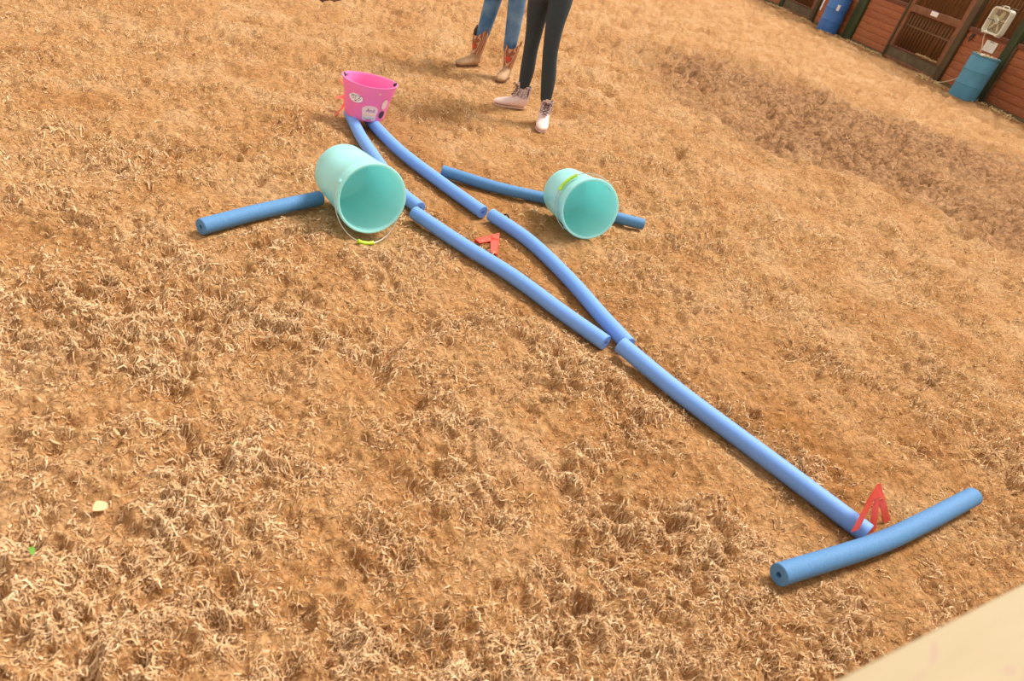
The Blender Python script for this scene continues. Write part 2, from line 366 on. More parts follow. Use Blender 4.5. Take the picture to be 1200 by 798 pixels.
# ------------------------------------------------------------------ loose fibre in the footing
def fibre_mat(name='fibre', dark=(178, 124, 72), light=(234, 202, 160)):
    t = NT(name); at = t.n('ShaderNodeAttribute', attribute_name='tone')
    c = t.ramp(at.outputs['Fac'], [(0, lin(*dark)), (.45, lin(206, 164, 118)), (1, lin(*light))])
    t.l(c, t.b.inputs['Base Color']); t.b.inputs['Roughness'].default_value = .85; t.b.inputs['Specular IOR Level'].default_value = .2
    return t.m
def ribbons(name, X, Y, L, W, Z0, tone, mat, npt=4):
    n = len(X); rs = np.random.RandomState(3)
    th = rs.rand(n) * 2 * np.pi; curl = rs.randn(n) * 1.25; ph = rs.rand(n) * 6.28
    px, py = X.copy(), Y.copy(); C = []
    step = L / (npt - 1); lift = rs.rand(n) ** 2 * .4 * L
    TH = []
    for i in range(npt):
        C.append((px.copy(), py.copy())); TH.append(th.copy())
        px = px + np.cos(th) * step; py = py + np.sin(th) * step; th = th + curl * .9 + rs.randn(n) * .35
    P = np.zeros((n, npt, 2, 3)); tilt = rs.randn(n) * .55
    for i in range(npt):
        s = i / (npt - 1); x, y = C[i]; z = height(x, y) + Z0 + lift * math.sin(math.pi * s) + .0015
        wv = W * (.55 + .45 * math.sin(math.pi * (s * .8 + .1)))
        nx, ny = -np.sin(TH[i]), np.cos(TH[i]); tl = tilt + s * curl
        for k, sg in ((0, -1), (1, 1)):
            P[:, i, k, 0] = x + sg * nx * wv / 2 * np.cos(tl); P[:, i, k, 1] = y + sg * ny * wv / 2 * np.cos(tl); P[:, i, k, 2] = z + sg * wv / 2 * np.sin(tl)
    V = P.reshape(-1, 3).astype(np.float32); base = np.arange(n) * npt * 2
    F = np.concatenate([np.stack([base + 2 * i, base + 2 * i + 1, base + 2 * i + 3, base + 2 * i + 2], 1) for i in range(npt - 1)]).astype(np.int32)
    me = bpy.data.meshes.new(name); me.vertices.add(len(V)); me.vertices.foreach_set('co', V.ravel())
    me.loops.add(F.size); me.polygons.add(len(F)); me.loops.foreach_set('vertex_index', F.ravel())
    me.polygons.foreach_set('loop_start', (np.arange(len(F)) * 4).astype(np.int32)); me.polygons.foreach_set('use_smooth', np.ones(len(F), bool))
    me.update(calc_edges=True)
    at = me.attributes.new('tone', 'FLOAT', 'POINT'); at.data.foreach_set('value', np.repeat(tone, npt * 2).astype(np.float32))
    me.materials.append(mat); return ob(name, me, None, smooth=False)
def scatter_fibres():
    rs = np.random.RandomState(11); n = 1500000
    a = np.radians(rs.rand(n) * 128 + 5); e = rs.rand(n) * (math.atan2(1.5, .45) - math.atan2(1.5, 11)) + math.atan2(1.5, 11)
    r = 1.5 / np.tan(e); x = r * np.cos(a); y = r * np.sin(a)
    cl = clump(x, y) * (.55 + .9 * (fbm(x * 22, y * 22, 2, 2) > .5))
    dm = damp_mask(x, y)
    keep = rs.rand(n) < (.02 + .98 * cl ** 1.2) * .40 * np.clip(r / 2.2, .45, 1) * (1 - .75 * dm) * np.clip(1.35 - r / 9, .15, 1)
    d = seg_dist(x, y, _segs); keep &= d > .04
    keep &= seg_dist(x, y, [(.272, 2.70, .136, 3.095), (1.335, 2.90, 1.32, 3.29)]) > .12
    for fx, fy in ((1.2, 5.88), (1.43, 5.66), (1.36, 5.0), (1.54, 4.66)): keep &= np.hypot(x - fx, y - fy) > .09
    keep &= ~((y < .30 + .27 * x) )
    for fx, fy in ((.2592, 2.85), (1.33, 3.05), (.27, 4.12)): keep &= np.hypot(x - fx, y - fy) > .14
    x, y, r, cl = x[keep], y[keep], r[keep], cl[keep]; n = len(x)
    L = (.007 + rs.rand(n) ** 2.4 * .022) * (1 + .12 * r); W = (.0014 + rs.rand(n) ** 2 * .0030) * (1 + .10 * r)
    tone = np.clip(rs.rand(n) * .7 + cl * .25 + rs.randn(n) * .1, 0, 1)
    print('fibres', n, flush=True)
    o = ribbons('footing_fibres', x, y, L, W, rs.rand(n) * .007 * cl, tone, fibre_mat())
    tag(o, 'pale curled shreds of fibre strewn all over the tan arena sand', 'footing', kind='stuff')
scatter_fibres()
def wall_litter():
    rs = np.random.RandomState(5); n = 5200
    x = 11.36 - np.abs(rs.randn(n)) * .15; y = 7.5 + rs.rand(n) * 12.5
    keep = (fbm(x * 2, y * 2.6, 2, 3) > .45) & (np.hypot(x - 11.03, y - 10.61) > .3) & (np.hypot(x - 11.2, y - 15.34) > .3); x, y = x[keep], y[keep]; n = len(x)
    o = ribbons('bedding_litter', x, y, .03 + rs.rand(n) * .06, .008 + rs.rand(n) * .014, rs.rand(n) * .025, .35 + rs.rand(n) * .65, fibre_mat('litter_straw', (150, 110, 56), (246, 222, 160)), 4)
    tag(o, 'yellow straw and wood shavings spilled along the foot of the stall fronts', 'bedding', kind='stuff')
wall_litter()

# ------------------------------------------------------------------ stall wall (arena side faces -x at x = 11.475)
WX = 11.475
def ys(s): return 18.764 - s
wall = empty('wall_right', (WX, 14, 0)); wall['kind'] = 'structure'
def wpart(name, s0, s1, z0, z1, d0, d1, m, parent=None, bev=.006, base=wall):
    """box from s0..s1 along the wall, proud of the plane by d0..d1 towards the arena"""
    bx = base if parent is None else parent
    bw = base.location if True else 0
    bm = boxm(WX - d1 - bw[0], WX - d0 - bw[0], ys(s1) - bw[1], ys(s0) - bw[1], z0, z1, bev=bev)
    return ob(name, bm, m, bx)
def planks(s0, s1, z0, z1, n, base=wall, m='plank', d=.02):
    hgt = (z1 - z0) / n
    for i in range(n):
        wpart('plank', s0 + random.uniform(0, .006), s1 - random.uniform(0, .006), z0 + i * hgt + .002, z0 + (i + 1) * hgt - .002, -.02, d + random.uniform(-.004, .004), M[m], base=base, bev=.004)
def bars(s0, s1, z0, z1, n, base=wall, rail=True):
    bm = bmesh.new(); bmesh.ops.create_cone(bm, cap_ends=True, segments=8, radius1=.011, radius2=.011, depth=z1 - z0)
    me = bpy.data.meshes.new('grille_bar'); bm.to_mesh(me); bm.free(); me.materials.append(M['bar_metal']); me.shade_smooth()
    for i in range(n):
        o = bpy.data.objects.new('grille_bar', me); COL.objects.link(o); o.parent = base
        o.location = (0 - .0 + (WX + .0) - base.location[0], ys(s0 + (i + .5) * (s1 - s0) / n) - base.location[1], (z0 + z1) / 2)
    if rail:
        bm = bmesh.new(); box(bm, WX - base.location[0] - .008, WX - base.location[0] + .02, ys(s1) - base.location[1], ys(s0) - base.location[1], z0 + (z1 - z0) * .62, z0 + (z1 - z0) * .62 + .02)
        ob('cross_rail', bm, M['bar_metal'], base)
# back of the stalls, seen through the bars
for i in range(16):
    y0 = 3.2 + i * 1.14
    ob('back_board', boxm(1.0, 1.04, y0 - 14, y0 + 1.10 - 14, 0, 2.3), M['inside'], wall)
ob('top_beam', boxm(-.05, .09, 3.2 - 14, 21.5 - 14, 2.02, 2.22, bev=.01), M['dark_post'], wall)
ob('sill_beam', boxm(-.02, .08, 3.2 - 14, 21.5 - 14, -.08, .05, bev=.01), M['door_base'], wall)
def bay(s0, s1, nb):
    planks(s0, s1, .05, .97, 7)
    wpart('ledge', s0 - .01, s1 + .01, .97, 1.04, -.03, .05, M['ledge'])
    bars(s0, s1, 1.04, 2.02, nb, rail=False)
bay(4.06, 5.26, 13); bay(7.06, 8.02, 11); bay(8.24, 11.3, 20); bay(11.5, 14.6, 12); bay(2.42, 3.72, 12); bay(-2.6, .72, 14)
wpart('panel_edge_strip', 8.20, 8.26, .0, 1.0, -.03, .05, M['dark_post'])
for s0, s1, m in ((3.74, 4.04, 'green_post'), (8.04, 8.20, 'green_post'), (6.90, 7.05, 'dark_post'), (2.29, 2.42, 'dark_post'), (.74, .90, 'green_post'), (11.3, 11.5, 'green_post'), (5.26, 5.31, 'dark_post')):
    wpart('post', s0, s1, -.05, 2.2, -.05, .075, M[m], bev=.01)
def stall_door(name, s0, s1, nb):
    d = empty(name, (WX, ys((s0 + s1) / 2), 0)); d['kind'] = 'structure'
    def part(nm, a, b, z0, z1, m, dd=.05): return wpart(nm, a, b, z0, z1, -.02, dd, M[m], base=d)
    part('bottom_panel', s0, s1, .03, .25, 'door_base', .035)
    part('bottom_rail', s0, s1, .0, .06, 'frame_wood', .045)
    part('stile', s0, s0 + .10, .25, 1.98, 'frame_wood'); part('stile', s1 - .13, s1, .25, 1.98, 'frame_wood')
    part('sill', s0 + .08, s1 - .12, .25, .275, 'ledge', .06)
    part('middle_rail', s0 + .10, s1 - .13, .94, 1.07, 'frame_wood'); part('top_rail', s0 + .1, s1 - .13, 1.9, 1.98, 'frame_wood')
    bars(s0 + .10, s1 - .13, .27, .94, nb, base=d); bars(s0 + .10, s1 - .13, 1.07, 1.9, nb, base=d)
    return d
stall_door('door_1', 5.31, 6.90, 15); stall_door('door_2', .90, 2.28, 13)
# piled shavings behind the sill of the near door
def mini_fibres(name, pts, m, lab=None, cat=None, parent=None):
    bm = bmesh.new()
    for x, y, z in pts:
        a = random.uniform(0, 6.28); l = random.uniform(.012, .035); b = random.uniform(-.4, .4); ww = random.uniform(.004, .009)
        d = Vector((math.cos(a) * l, math.sin(a) * l, l * b)); n = Vector((-math.sin(a), math.cos(a), random.uniform(-.5, .5))) * ww
        p = Vector((x, y, z)); vs = [bm.verts.new(q) for q in (p - n, p + n, p + d * .5 + n * 1.1 + Vector((0, 0, .006)), p + d + n * .4, p + d - n * .4, p + d * .5 - n * 1.1 + Vector((0, 0, .006)))]
        bm.faces.new((vs[0], vs[1], vs[2], vs[5])); bm.faces.new((vs[5], vs[2], vs[3], vs[4]))
    me = bpy.data.meshes.new(name); bm.to_mesh(me); bm.free()
    return ob(name, me, m, parent, smooth=False)
o = mini_fibres('sill_shavings', [(WX - random.uniform(0, .055), ys(random.uniform(6.15, 6.76)), .278 + abs(random.gauss(0, .012))) for _ in range(420)], M['straw'])
tag(o, 'straw bits lying on the sill below the grille of the nearer stall door', 'straw', kind='stuff')
# small dark vent plates on the panels and the door tag
tag(wpart('latch_plate', 4.62, 4.73, .86, .95, .022, .034, M['dark_post'], base=empty('metal_plate', (WX - .03, ys(4.67), .9)), bev=.004), None, None)
bpy.data.objects['metal_plate']['label'] = 'small dark square plate on the red plank panel left of the stall door'; bpy.data.objects['metal_plate']['category'] = 'plate'
t = empty('name_tag', (WX - .05, ys(6.07), 1.03)); tag(t, 'small blank white name tag on the rail of the stall door', 'sign')
ob('card', boxm(-.008, .0, -.10, .10, -.045, .035, bev=.003), M['white'], t); ob('clip', boxm(-.010, .0, -.06, .06, .035, .05), M['ink_purple'], t)
t = empty('notice', (WX - .028, ys(7.70), .845)); tag(t, 'white notice sheet with faint lines of print below the box fan', 'notice')
bm = bmesh.new(); box(bm, -.006, 0, -.135, .135, -.09, .09, bev=.003); ob('sheet', bm, M['white'], t)
for i, wd in enumerate((.16, .2, .18, .2, .12)):
    z = .055 - i * .028; ob('print_line', boxm(-.0075, -.006, -wd / 2, wd / 2, z - .003, z + .003), M['sticker_grey'], t)
ob('header', boxm(-.0075, -.006, -.05, .05, .07, .08), M['ink_dark'], t)
# hook / snap hanging on the panel
t = empty('tie_ring', (WX - .03, ys(7.21), .90)); tag(t, 'dark metal tie ring on the panel left of the white notice', 'tie ring')
bm = bmesh.new(); P = [(-.012 + .004 * math.sin(a), .033 * math.cos(a), .033 * math.sin(a) - .02) for a in [i * math.pi / 8 for i in range(17)]]
tube(bm, P, .008, 8, cap=False); ob('ring', bm, M['black'], t)
ob('plate', boxm(-.008, .004, -.035, .035, -.01, .05, bev=.004), M['black'], t)
ob('snap', tubem([(-.02, .0, -.05), (-.02, .012, -.08), (-.018, .0, -.10)], .009, 8), M['black'], t)

# ------------------------------------------------------------------ drums
def drum(name, x, y, label, m, R, H, filled):
    t = empty(name, (x, y, -.03)); tag(t, label, 'barrel', 'blue plastic barrels along the stall fronts')
    prof = [(0.02, 0), (R * .93, 0), (R * .98, .012), (R, .04)]
    for z in (.33, .64):
        prof += [(R, H * z - .022), (R + .002, H * z - .012), (R + .003, H * z - .004), (R - .003, H * z), (R + .003, H * z + .004), (R + .002, H * z + .012), (R, H * z + .022)]
    prof += [(R, H - .07), (R * .97, H - .05), (R * .97, H - .03), (R + .008, H - .02), (R + .008, H), (R - .012, H), (R - .02, H - .03), (R - .022, .03 if filled else H - .05), (.02, .03 if filled else H - .05)]
    bm = bmesh.new(); lathe(bm, prof, 56); ob('body', bm, M[m], t)
    return t
b1 = drum('feed_barrel', 11.03, 10.61, 'teal blue open plastic barrel of shavings standing below the box fan', 'barrel_teal', .235, .76, True)
bm = bmesh.new()
for i in range(9):
    pass
bmesh.ops.create_uvsphere(bm, u_segments=28, v_segments=12, radius=1, matrix=Matrix.Translation((0, 0, .70)) @ Matrix.Diagonal((.212, .212, .035, 1)))
for v in bm.verts: v.co.z += random.uniform(-.008, .010)
o = ob('shavings', bm, M['straw'], b1); o['kind'] = 'stuff'
mf = mini_fibres('loose_shavings', [(random.uniform(-.2, .2) * .85, random.uniform(-.2, .2) * .85, .735 + random.uniform(-.01, .03)) for _ in range(420)], M['straw'], parent=b1); mf['kind'] = 'stuff'
ob('spigot', boxm(-.26, -.20, -.165, -.10, .75, .785, bev=.008), M['white'], b1)
b2 = drum('barrel', 11.20, 15.34, 'bright blue closed plastic barrel standing by the dark green post', 'barrel_blue', .235, .80, False)
ob('bung', tubem([(-.1, .1, .745), (-.1, .1, .775)], .03, 14), M['barrel_teal'], b2)
def curved_patch(parent, name, R, a0, a1, z0, z1, m, th=.002, n=8):
    bm = bmesh.new(); A = [a0 + (a1 - a0) * i / n for i in range(n + 1)]
    Rr = [[Vector((r * math.cos(a), r * math.sin(a), z)) for r, z in ((R, z0), (R + th, z0), (R + th, z1), (R, z1))] for a in A]
    rings(bm, Rr, cap0=True, cap1=True); return ob(name, bm, m, parent)
curved_patch(b2, 'sticker', .236, math.radians(232), math.radians(246), .50, .62, M['white'])  # white patch painted in as a highlight on the side of the blue barrel
t = empty('paper_strip', (WX - .03, ys(2.50), .33)); tag(t, 'narrow white paper strip on the boards left of the blue barrel', 'paper')
ob('strip', boxm(-.006, 0, -.03, .03, -.02, .22, bev=.002), M['white'], t)

# ------------------------------------------------------------------ box fan with its cord
def box_fan():
    t = empty('box_fan', (11.32, 18.764 - 7.68, 1.03)); tag(t, 'cream white square box fan hung on the stall bars above the notice', 'fan')
    S = .43; h = S / 2; rc = .07
    def rr(hh, rad, x):
        out = []
        for cx, cy, a0 in ((hh - rad, hh - rad, 0), (-hh + rad, hh - rad, 90), (-hh + rad, -hh + rad, 180), (hh - rad, -hh + rad, 270)):
            for k in range(7): a = math.radians(a0 + 15 * k); out.append(Vector((x, cx + rad * math.cos(a), h + cy + rad * math.sin(a))))
        return out
    bm = bmesh.new()
    rings(bm, [rr(h - .028, rc - .022, -.052), rr(h - .004, rc, -.056), rr(h, rc, -.048), rr(h, rc, .05), rr(h - .02, rc - .012, .055), rr(h - .028, rc - .022, .05)], close=True)
    ob('housing', bm, M['fan_white'], t)
    for side, xx in (('front_grille', -.048), ('rear_grille', .048)):
        for k in range(15):
            y = -.185 + k * .37 / 14; e = h - .02 - (0.03 if abs(y) > .17 else 0)
            ob('grille_wire', tubem([(xx, y, h - e), (xx - .004, y, h), (xx, y, h + e)], .0016, 5), M['fan_white'], t)
    for zz in (h - .0,):
        ob('grille_band', boxm(-.056, -.048, -h + .02, h - .02, zz - .004, zz + .004), M['black'], t)
    hub = bmesh.new(); lathe(hub, [(.001, .012), (.03, .012), (.046, .004), (.048, -.02), (.001, -.02)], 24)
    bmesh.ops.transform(hub, matrix=Matrix.Translation((-.05, 0, h)) @ Matrix.Rotation(-math.pi / 2, 4, 'Y'), verts=hub.verts); ob('hub', hub, M['fan_white'], t)
    rg = bmesh.new(); tube(rg, [(-.066, .024 * math.cos(a), h + .024 * math.sin(a)) for a in [i * math.pi / 10 for i in range(21)]], .004, 6, cap=False); ob('hub_ring', rg, M['black'], t)
    for k in range(5):
        a = math.radians(90 + 72 * k + 8); bm = bmesh.new(); G = []
        for i in range(7):
            rr_ = .04 + i * .0225; wdt = .024 + .05 * math.sin(math.pi * min(1, (i + .6) / 6.6)); tw = math.radians(34 - 3 * i)
            row = []
            for s in (-1, 0, 1):
                off = s * wdt / 2; x = off * math.sin(tw) - .004 * (s == 0); tt = off * math.cos(tw)
                for dx in (0,): row.append(Vector((x, rr_ * math.cos(a) - tt * math.sin(a), h + rr_ * math.sin(a) + tt * math.cos(a))))
            G.append(row + [q + Vector((.003, 0, 0)) for q in row[::-1]])
        rings(bm, G, cap0=True, cap1=True); ob('blade', bm, M['fan_blade'], t)
    ob('handle', tubem(catmull([(0, .07, S), (0, .05, S + .03), (0, -.05, S + .03), (0, -.07, S)], 4), .009, 8), M['fan_white'], t)
    for y in (-.12, .13): ob('hanging_hook', tubem([(0, y, S - .005), (.02, y, S + .03), (.14, y, S + .03)], .005, 6), M['wire'], t)
    for y in (-.16, .16): ob('foot', boxm(-.05, .05, y - .02, y + .02, -.012, .006, bev=.004), M['fan_white'], t)
box_fan()
cz = [(11.33, 11.22, 1.035), (11.35, 11.20, .92), (11.38, 11.14, .75), (11.40, 11.16, .45), (11.39, 11.30, .2), (11.33, 11.50, .05), (11.27, 11.62, .012)]
tag(ob('power_cord', tubem(catmull(cz, 6), .008, 7), M['cord']), 'cream cord hanging from the fan down behind the teal barrel', 'cord')

# ------------------------------------------------------------------ foam noodles
def noodle(P, r, m, label, hole=.28):
    C = catmull(P, 14); base = Vector((P[0][0], P[0][1], 0)); F = frames([c - base for c in C]); seg = 24; bm = bmesh.new()
    def rg(f, rad): p, t, u, v = f; return [p + (u * math.cos(a) + v * math.sin(a)) * rad for a in [2 * math.pi * k / seg for k in range(seg)]]
    f0 = (F[0][0] - F[0][1] * 0, *F[0][1:]); b = r * .07
    def off(f, d): return (f[0] + f[1] * d, *f[1:])
    R = [rg(F[0], r - b), rg(off(F[0], b), r)] + [rg(f, r) for f in F[1:-1]] + [rg(off(F[-1], -b), r), rg(F[-1], r - b)]
    R += [rg(F[-1], r * hole), rg(off(F[-1], -.12), r * hole), rg(off(F[0], .12), r * hole), rg(F[0], r * hole)] if False else []
    vs = rings(bm, R)
    for idx, f, sg in ((0, F[0], 1), (-1, F[-1], -1)):
        outer = vs[idx]; prev = outer
        for rad, d in ((r * hole, 0), (r * hole * .96, .004), (r * hole * .9, .10)):
            cur = [bm.verts.new(q) for q in rg(off(f, sg * d), rad)]
            for j in range(seg): bm.faces.new((prev[j], prev[(j + 1) % seg], cur[(j + 1) % seg], cur[j]))
            prev = cur
        bm.faces.new(prev)
    o = ob('foam_noodle', bm, M[m]); o.location = base
    return tag(o, label, 'pool noodle', 'blue foam noodles laid out in a pattern on the sand')
LAB = {
 'left_side': 'dusty blue foam noodle poking out left from under the larger tipped mint bucket',
 'pink_left': 'blue foam noodle running from the pink bucket behind the larger mint bucket',
 'mid_left': 'straight blue foam noodle left of the fallen red marker, near end open beside noodle joint',
 'pink_right': 'bowed blue foam noodle from the right of the pink bucket, passing between the mint buckets',
 'mid_right': 'curved blue foam noodle right of the fallen red marker, narrowing the lane',
 'long': 'long straight blue foam noodle running up to the standing red marker',
 'cross_near': 'dusty blue foam noodle lying crosswise in front of the standing red marker',
 'right_side': 'darker blue foam noodle pinned under the smaller mint bucket on the right'}
for k, (P, r, m) in NOODLES.items(): noodle(P, r, m, LAB[k])

# ------------------------------------------------------------------ mint buckets
def axes(yaw, pitch):
    y, p = math.radians(yaw), math.radians(pitch)
    return Vector((math.cos(p) * math.cos(y), math.cos(p) * math.sin(y), math.sin(p)))
def bucket(c, yaw, pitch, R, k, label, ear_ang, apex, grip_t, clr='mint'):
    d = axes(yaw, pitch); c = Vector(c); L = 2.38 * R * k
    side = d.cross(Vector((0, 0, 1))).normalized(); up = side.cross(d)
    t = empty('bucket', (c.x, c.y, 0)); tag(t, label, 'bucket', 'mint buckets tipped on their sides')
    rot = Matrix((side, up, d)).transposed().to_4x4(); MT = Matrix.Translation(c - t.location) @ rot
    rb = .85 * R; th = .0035
    def rad(z): return rb + (R * .955 - rb) * (1 + z / L)      # z from -L to 0
    pr = [(.003, -L), (rb - .012, -L), (rb - .004, -L + .003), (rb, -L + .010), (rad(-L * .5), -L * .5), (rad(-.078), -.078), (rad(-.075) + .003, -.073), (rad(-.05) + .0015, -.045), (rad(-.03) + .002, -.026), (R * .985, -.020), (R, -.012), (R, -.004), (R * .99, 0), (R * .965, .001), (rad(0) - th - .002, -.004)]
    pr += [(rad(-L * .5) - th, -L * .5), (rb - th, -L + .02), (rb - .014, -L + .007), (.003, -L + .006)]
    bm = bmesh.new(); lathe(bm, pr, 72); bmesh.ops.transform(bm, matrix=MT, verts=bm.verts); ob('body', bm, M[clr], t)
    # the ears and the wire bail
    ca, sa = math.cos(ear_ang), math.sin(ear_ang); e = side * ca + up * sa; cc = c - d * .035 - t.location
    if apex == 'ground':
        gd = side * sa - up * ca; best = None
        for i in range(90):
            be = math.radians(i); g = gd * math.cos(be) + d * math.sin(be); mz = min((cc + (e * math.cos(q * .1) + g * math.sin(q * .1) * 1.24) * (R * 1.01 + .006)).z for q in range(32))
            if mz > .006: break
        apex = cc + t.location + g * (R * 1.01 + .006) * 1.24
    ap = cc + (side * sa - up * ca) * -(R * 1.02) - d * .062 if apex is None else Vector(apex) - t.location
    for s in (1, -1):
        bm = bmesh.new(); p0 = cc + e * s * (rad(-.035) - .001); tube(bm, [p0, p0 + e * s * .010], .011, 16); ob('handle_ear', bm, M[clr], t)
    rho = R * 1.005 + .006; pts = []
    for i in range(41):
        a = math.pi * i / 40; pts.append(cc + e * rho * math.cos(a) + (ap - cc) * math.sin(a) ** .9)
    ob('bail', tubem(pts, .0022, 6), M['wire'], t)
    g0, g1 = grip_t; gp = [pts[i] for i in range(g0, g1 + 1)]; rr = [.0085 if (i % 2) else .0072 for i in range(len(gp))]; rr[0] = rr[-1] = .010
    ob('grip', tubem(gp, rr, 10), M['lime'], t)
    return t, c, side, up, d
b1_ = bucket((.2592, 2.7473, .1765), -70.6, 7.8, .1576, .993, 'larger looking mint bucket tipped on its side, grip resting on the sand in front', math.radians(26), 'ground', (20, 26))
b2_ = bucket((1.3333, 2.9372, .1958), -87.6, 12.5, .1534, .98, 'mint bucket with its lime grip folded back over the body, on the right noodle', math.radians(-50), None, (16, 25))
def scuff():
    t, c, side, up, d = b2_
    P = [c - d * .05 + side * .134 - up * .005, c - d * .11 + side * .124 + up * .004, c - d * .19 + side * .104 + up * .03]
    ob('scuff', tubem([p - t.location for p in P], [.003, .005, .002], 6), M['ink_dark'], t)
scuff()

# ------------------------------------------------------------------ pink bucket
def pink_bucket():
    t = empty('bucket', (.270, 4.114, 0)); tag(t, 'pink rubber bucket covered in stickers, standing on the ends of two noodles', 'bucket')
    H = .208; z0 = .056; rb = .116; rt = .150
    lean = Vector((.02, 0, 0))
    def P(ang, v, o=0):          # v: 0 base .. 1 rim
        r = rb + (rt - rb) * v ** 1.15; r += .006 if v > .985 else 0
        sq = 1 - .06 * v; x = (r + o) * math.cos(ang) * (1 + .03 * v); y = (r + o) * math.sin(ang) * sq * (1 - .10 * v)
        z = z0 + v * H + .003 * v * v * math.cos(2 * ang + .3) - .002 * v * math.cos(ang - .4)
        return Vector((x + lean.x * v - .01 * v, y, z))
    seg = 64; A = [2 * math.pi * i / seg for i in range(seg)]; bm = bmesh.new()
    outer = [0, .03, .1, .25, .45, .62, .70, .705, .72, .85, .93, .985, 1.0]
    off = {.705: .003, .72: .003, .85: .003, .93: .003}
    R = [[Vector((0, 0, z0)) + (P(a, 0) - Vector((0, 0, z0))) * .03 for a in A]] + [[P(a, v, off.get(v, 0) - (.004 if v == 0 else 0)) for a in A] for v in outer]
    R += [[P(a, 1.0, -.007) for a in A], [P(a, .93, -.008) for a in A], [P(a, .5, -.006) for a in A], [P(a, .06, -.006) for a in A], [Vector((0, 0, z0 + .012)) + (P(a, .05) - Vector((0, 0, z0 + .012))) * .03 for a in A]]
    rings(bm, R); ob('body', bm, M['pink'], t)
    ob('rim_wire', tubem([P(a, .955, -.011) for a in [math.radians(150 + i * 12) for i in range(18)]], .0018, 5), M['ink_dark'], t)
    for a in (168, 5): ob('handle_clip', tubem([P(math.radians(a), 1.0, -.006), P(math.radians(a + 3), .94, -.012)], .009, 8), M['black'], t)
    def decal(name, shape, o, m):    # shape: list of (ang deg, v) outline, fan filled and conformed
        bm = bmesh.new(); cx = sum(s[0] for s in shape) / len(shape); cy = sum(s[1] for s in shape) / len(shape)
        prev = None; K = 4
        def ring(f, oo): return [bm.verts.new(P(math.radians(cx + (s[0] - cx) * f), cy + (s[1] - cy) * f, oo)) for s in shape]
        rgs = [ring(1, o - .0015)] + [ring(i / K, o) for i in range(K, 0, -1)]
        n = len(shape)
        for a_, b_ in zip(rgs[:-1], rgs[1:]):
            for j in range(n): bm.faces.new((a_[j], a_[(j + 1) % n], b_[(j + 1) % n], b_[j]))
        bm.faces.new(rgs[-1]); return ob(name, bm, m, t)
    def oval(cx, cy, ra, rv, rot=0, n=28):
        return [(cx + ra * math.cos(a) * math.cos(rot) - ra * math.sin(a) * math.sin(rot) * .8, cy + rv * math.sin(a) * math.cos(rot) + rv * math.cos(a) * math.sin(rot) * .8) for a in [2 * math.pi * i / n for i in range(n)]]
    def text(s, cx, cy, size, m, o, name, aspect=1.0):   # glyphs laid on the wall of the bucket
        cu = bpy.data.curves.new(name, 'FONT'); cu.body = s; cu.align_x = 'CENTER'; cu.align_y = 'CENTER'; cu.size = 1; cu.resolution_u = 2
        to = bpy.data.objects.new(name, cu); COL.objects.link(to); dg = bpy.context.evaluated_depsgraph_get(); dg.update()
        me = bpy.data.meshes.new_from_object(to.evaluated_get(dg)); bpy.data.objects.remove(to)
        for v in me.vertices:
            u, w_ = v.co.x * size * aspect, v.co.y * size
            v.co = P(math.radians(cx + u * 57.3 / .135), cy + w_ / H, o)
        me.materials.clear(); return ob(name, me, m, t, smooth=False)
    fr = -112   # direction facing the arena rail
    decal('oval_sticker', oval(fr - 9, .60, 18, .12), .0052, M['sticker_white'])
    text("MY'Z", fr - 8, .64, .026, M['ink_dark'], .0060, 'lettering'); 
    decal('red_line', [(fr - 18, .575), (fr + 2, .565), (fr + 2, .58), (fr - 18, .59)], .0060, M['ink_red'])
    decal('small_mark', oval(fr - 8, .535, 2.5, .016, n=10), .0060, M['ink_dark'])
    top = [(fr + 30 + 21 * math.cos(a), .33 + .15 * math.sin(a)) for a in [math.pi * i / 16 for i in range(17)]]
    decal('cupcake_sticker', top + [(fr + 11, .25), (fr + 13, .05), (fr + 48, .05), (fr + 49, .25)], .0042, M['sticker_pale'])
    text('And', fr + 31, .34, .030, M['ink_purple'], .0052, 'lettering')
    decal('yellow_band', [(fr + 13, .20), (fr + 47, .20), (fr + 47, .235), (fr + 13, .235)], .0050, M['sticker_yellow'])
    decal('grey_band', [(fr + 15, .08), (fr + 45, .08), (fr + 45, .17), (fr + 15, .17)], .0050, M['sticker_grey'])
    decal('pale_oval_sticker', oval(fr + 66, .52, 9, .14), .0042, M['sticker_pale'])
    decal('black_oval_sticker', oval(fr + 67, .22, 9, .11), .0042, M['ink_dark'])
    decal('yellow_dot', oval(fr + 44, .83, 3, .022, n=12), .0052, M['sticker_yellow'])
    return t
pink_bucket()

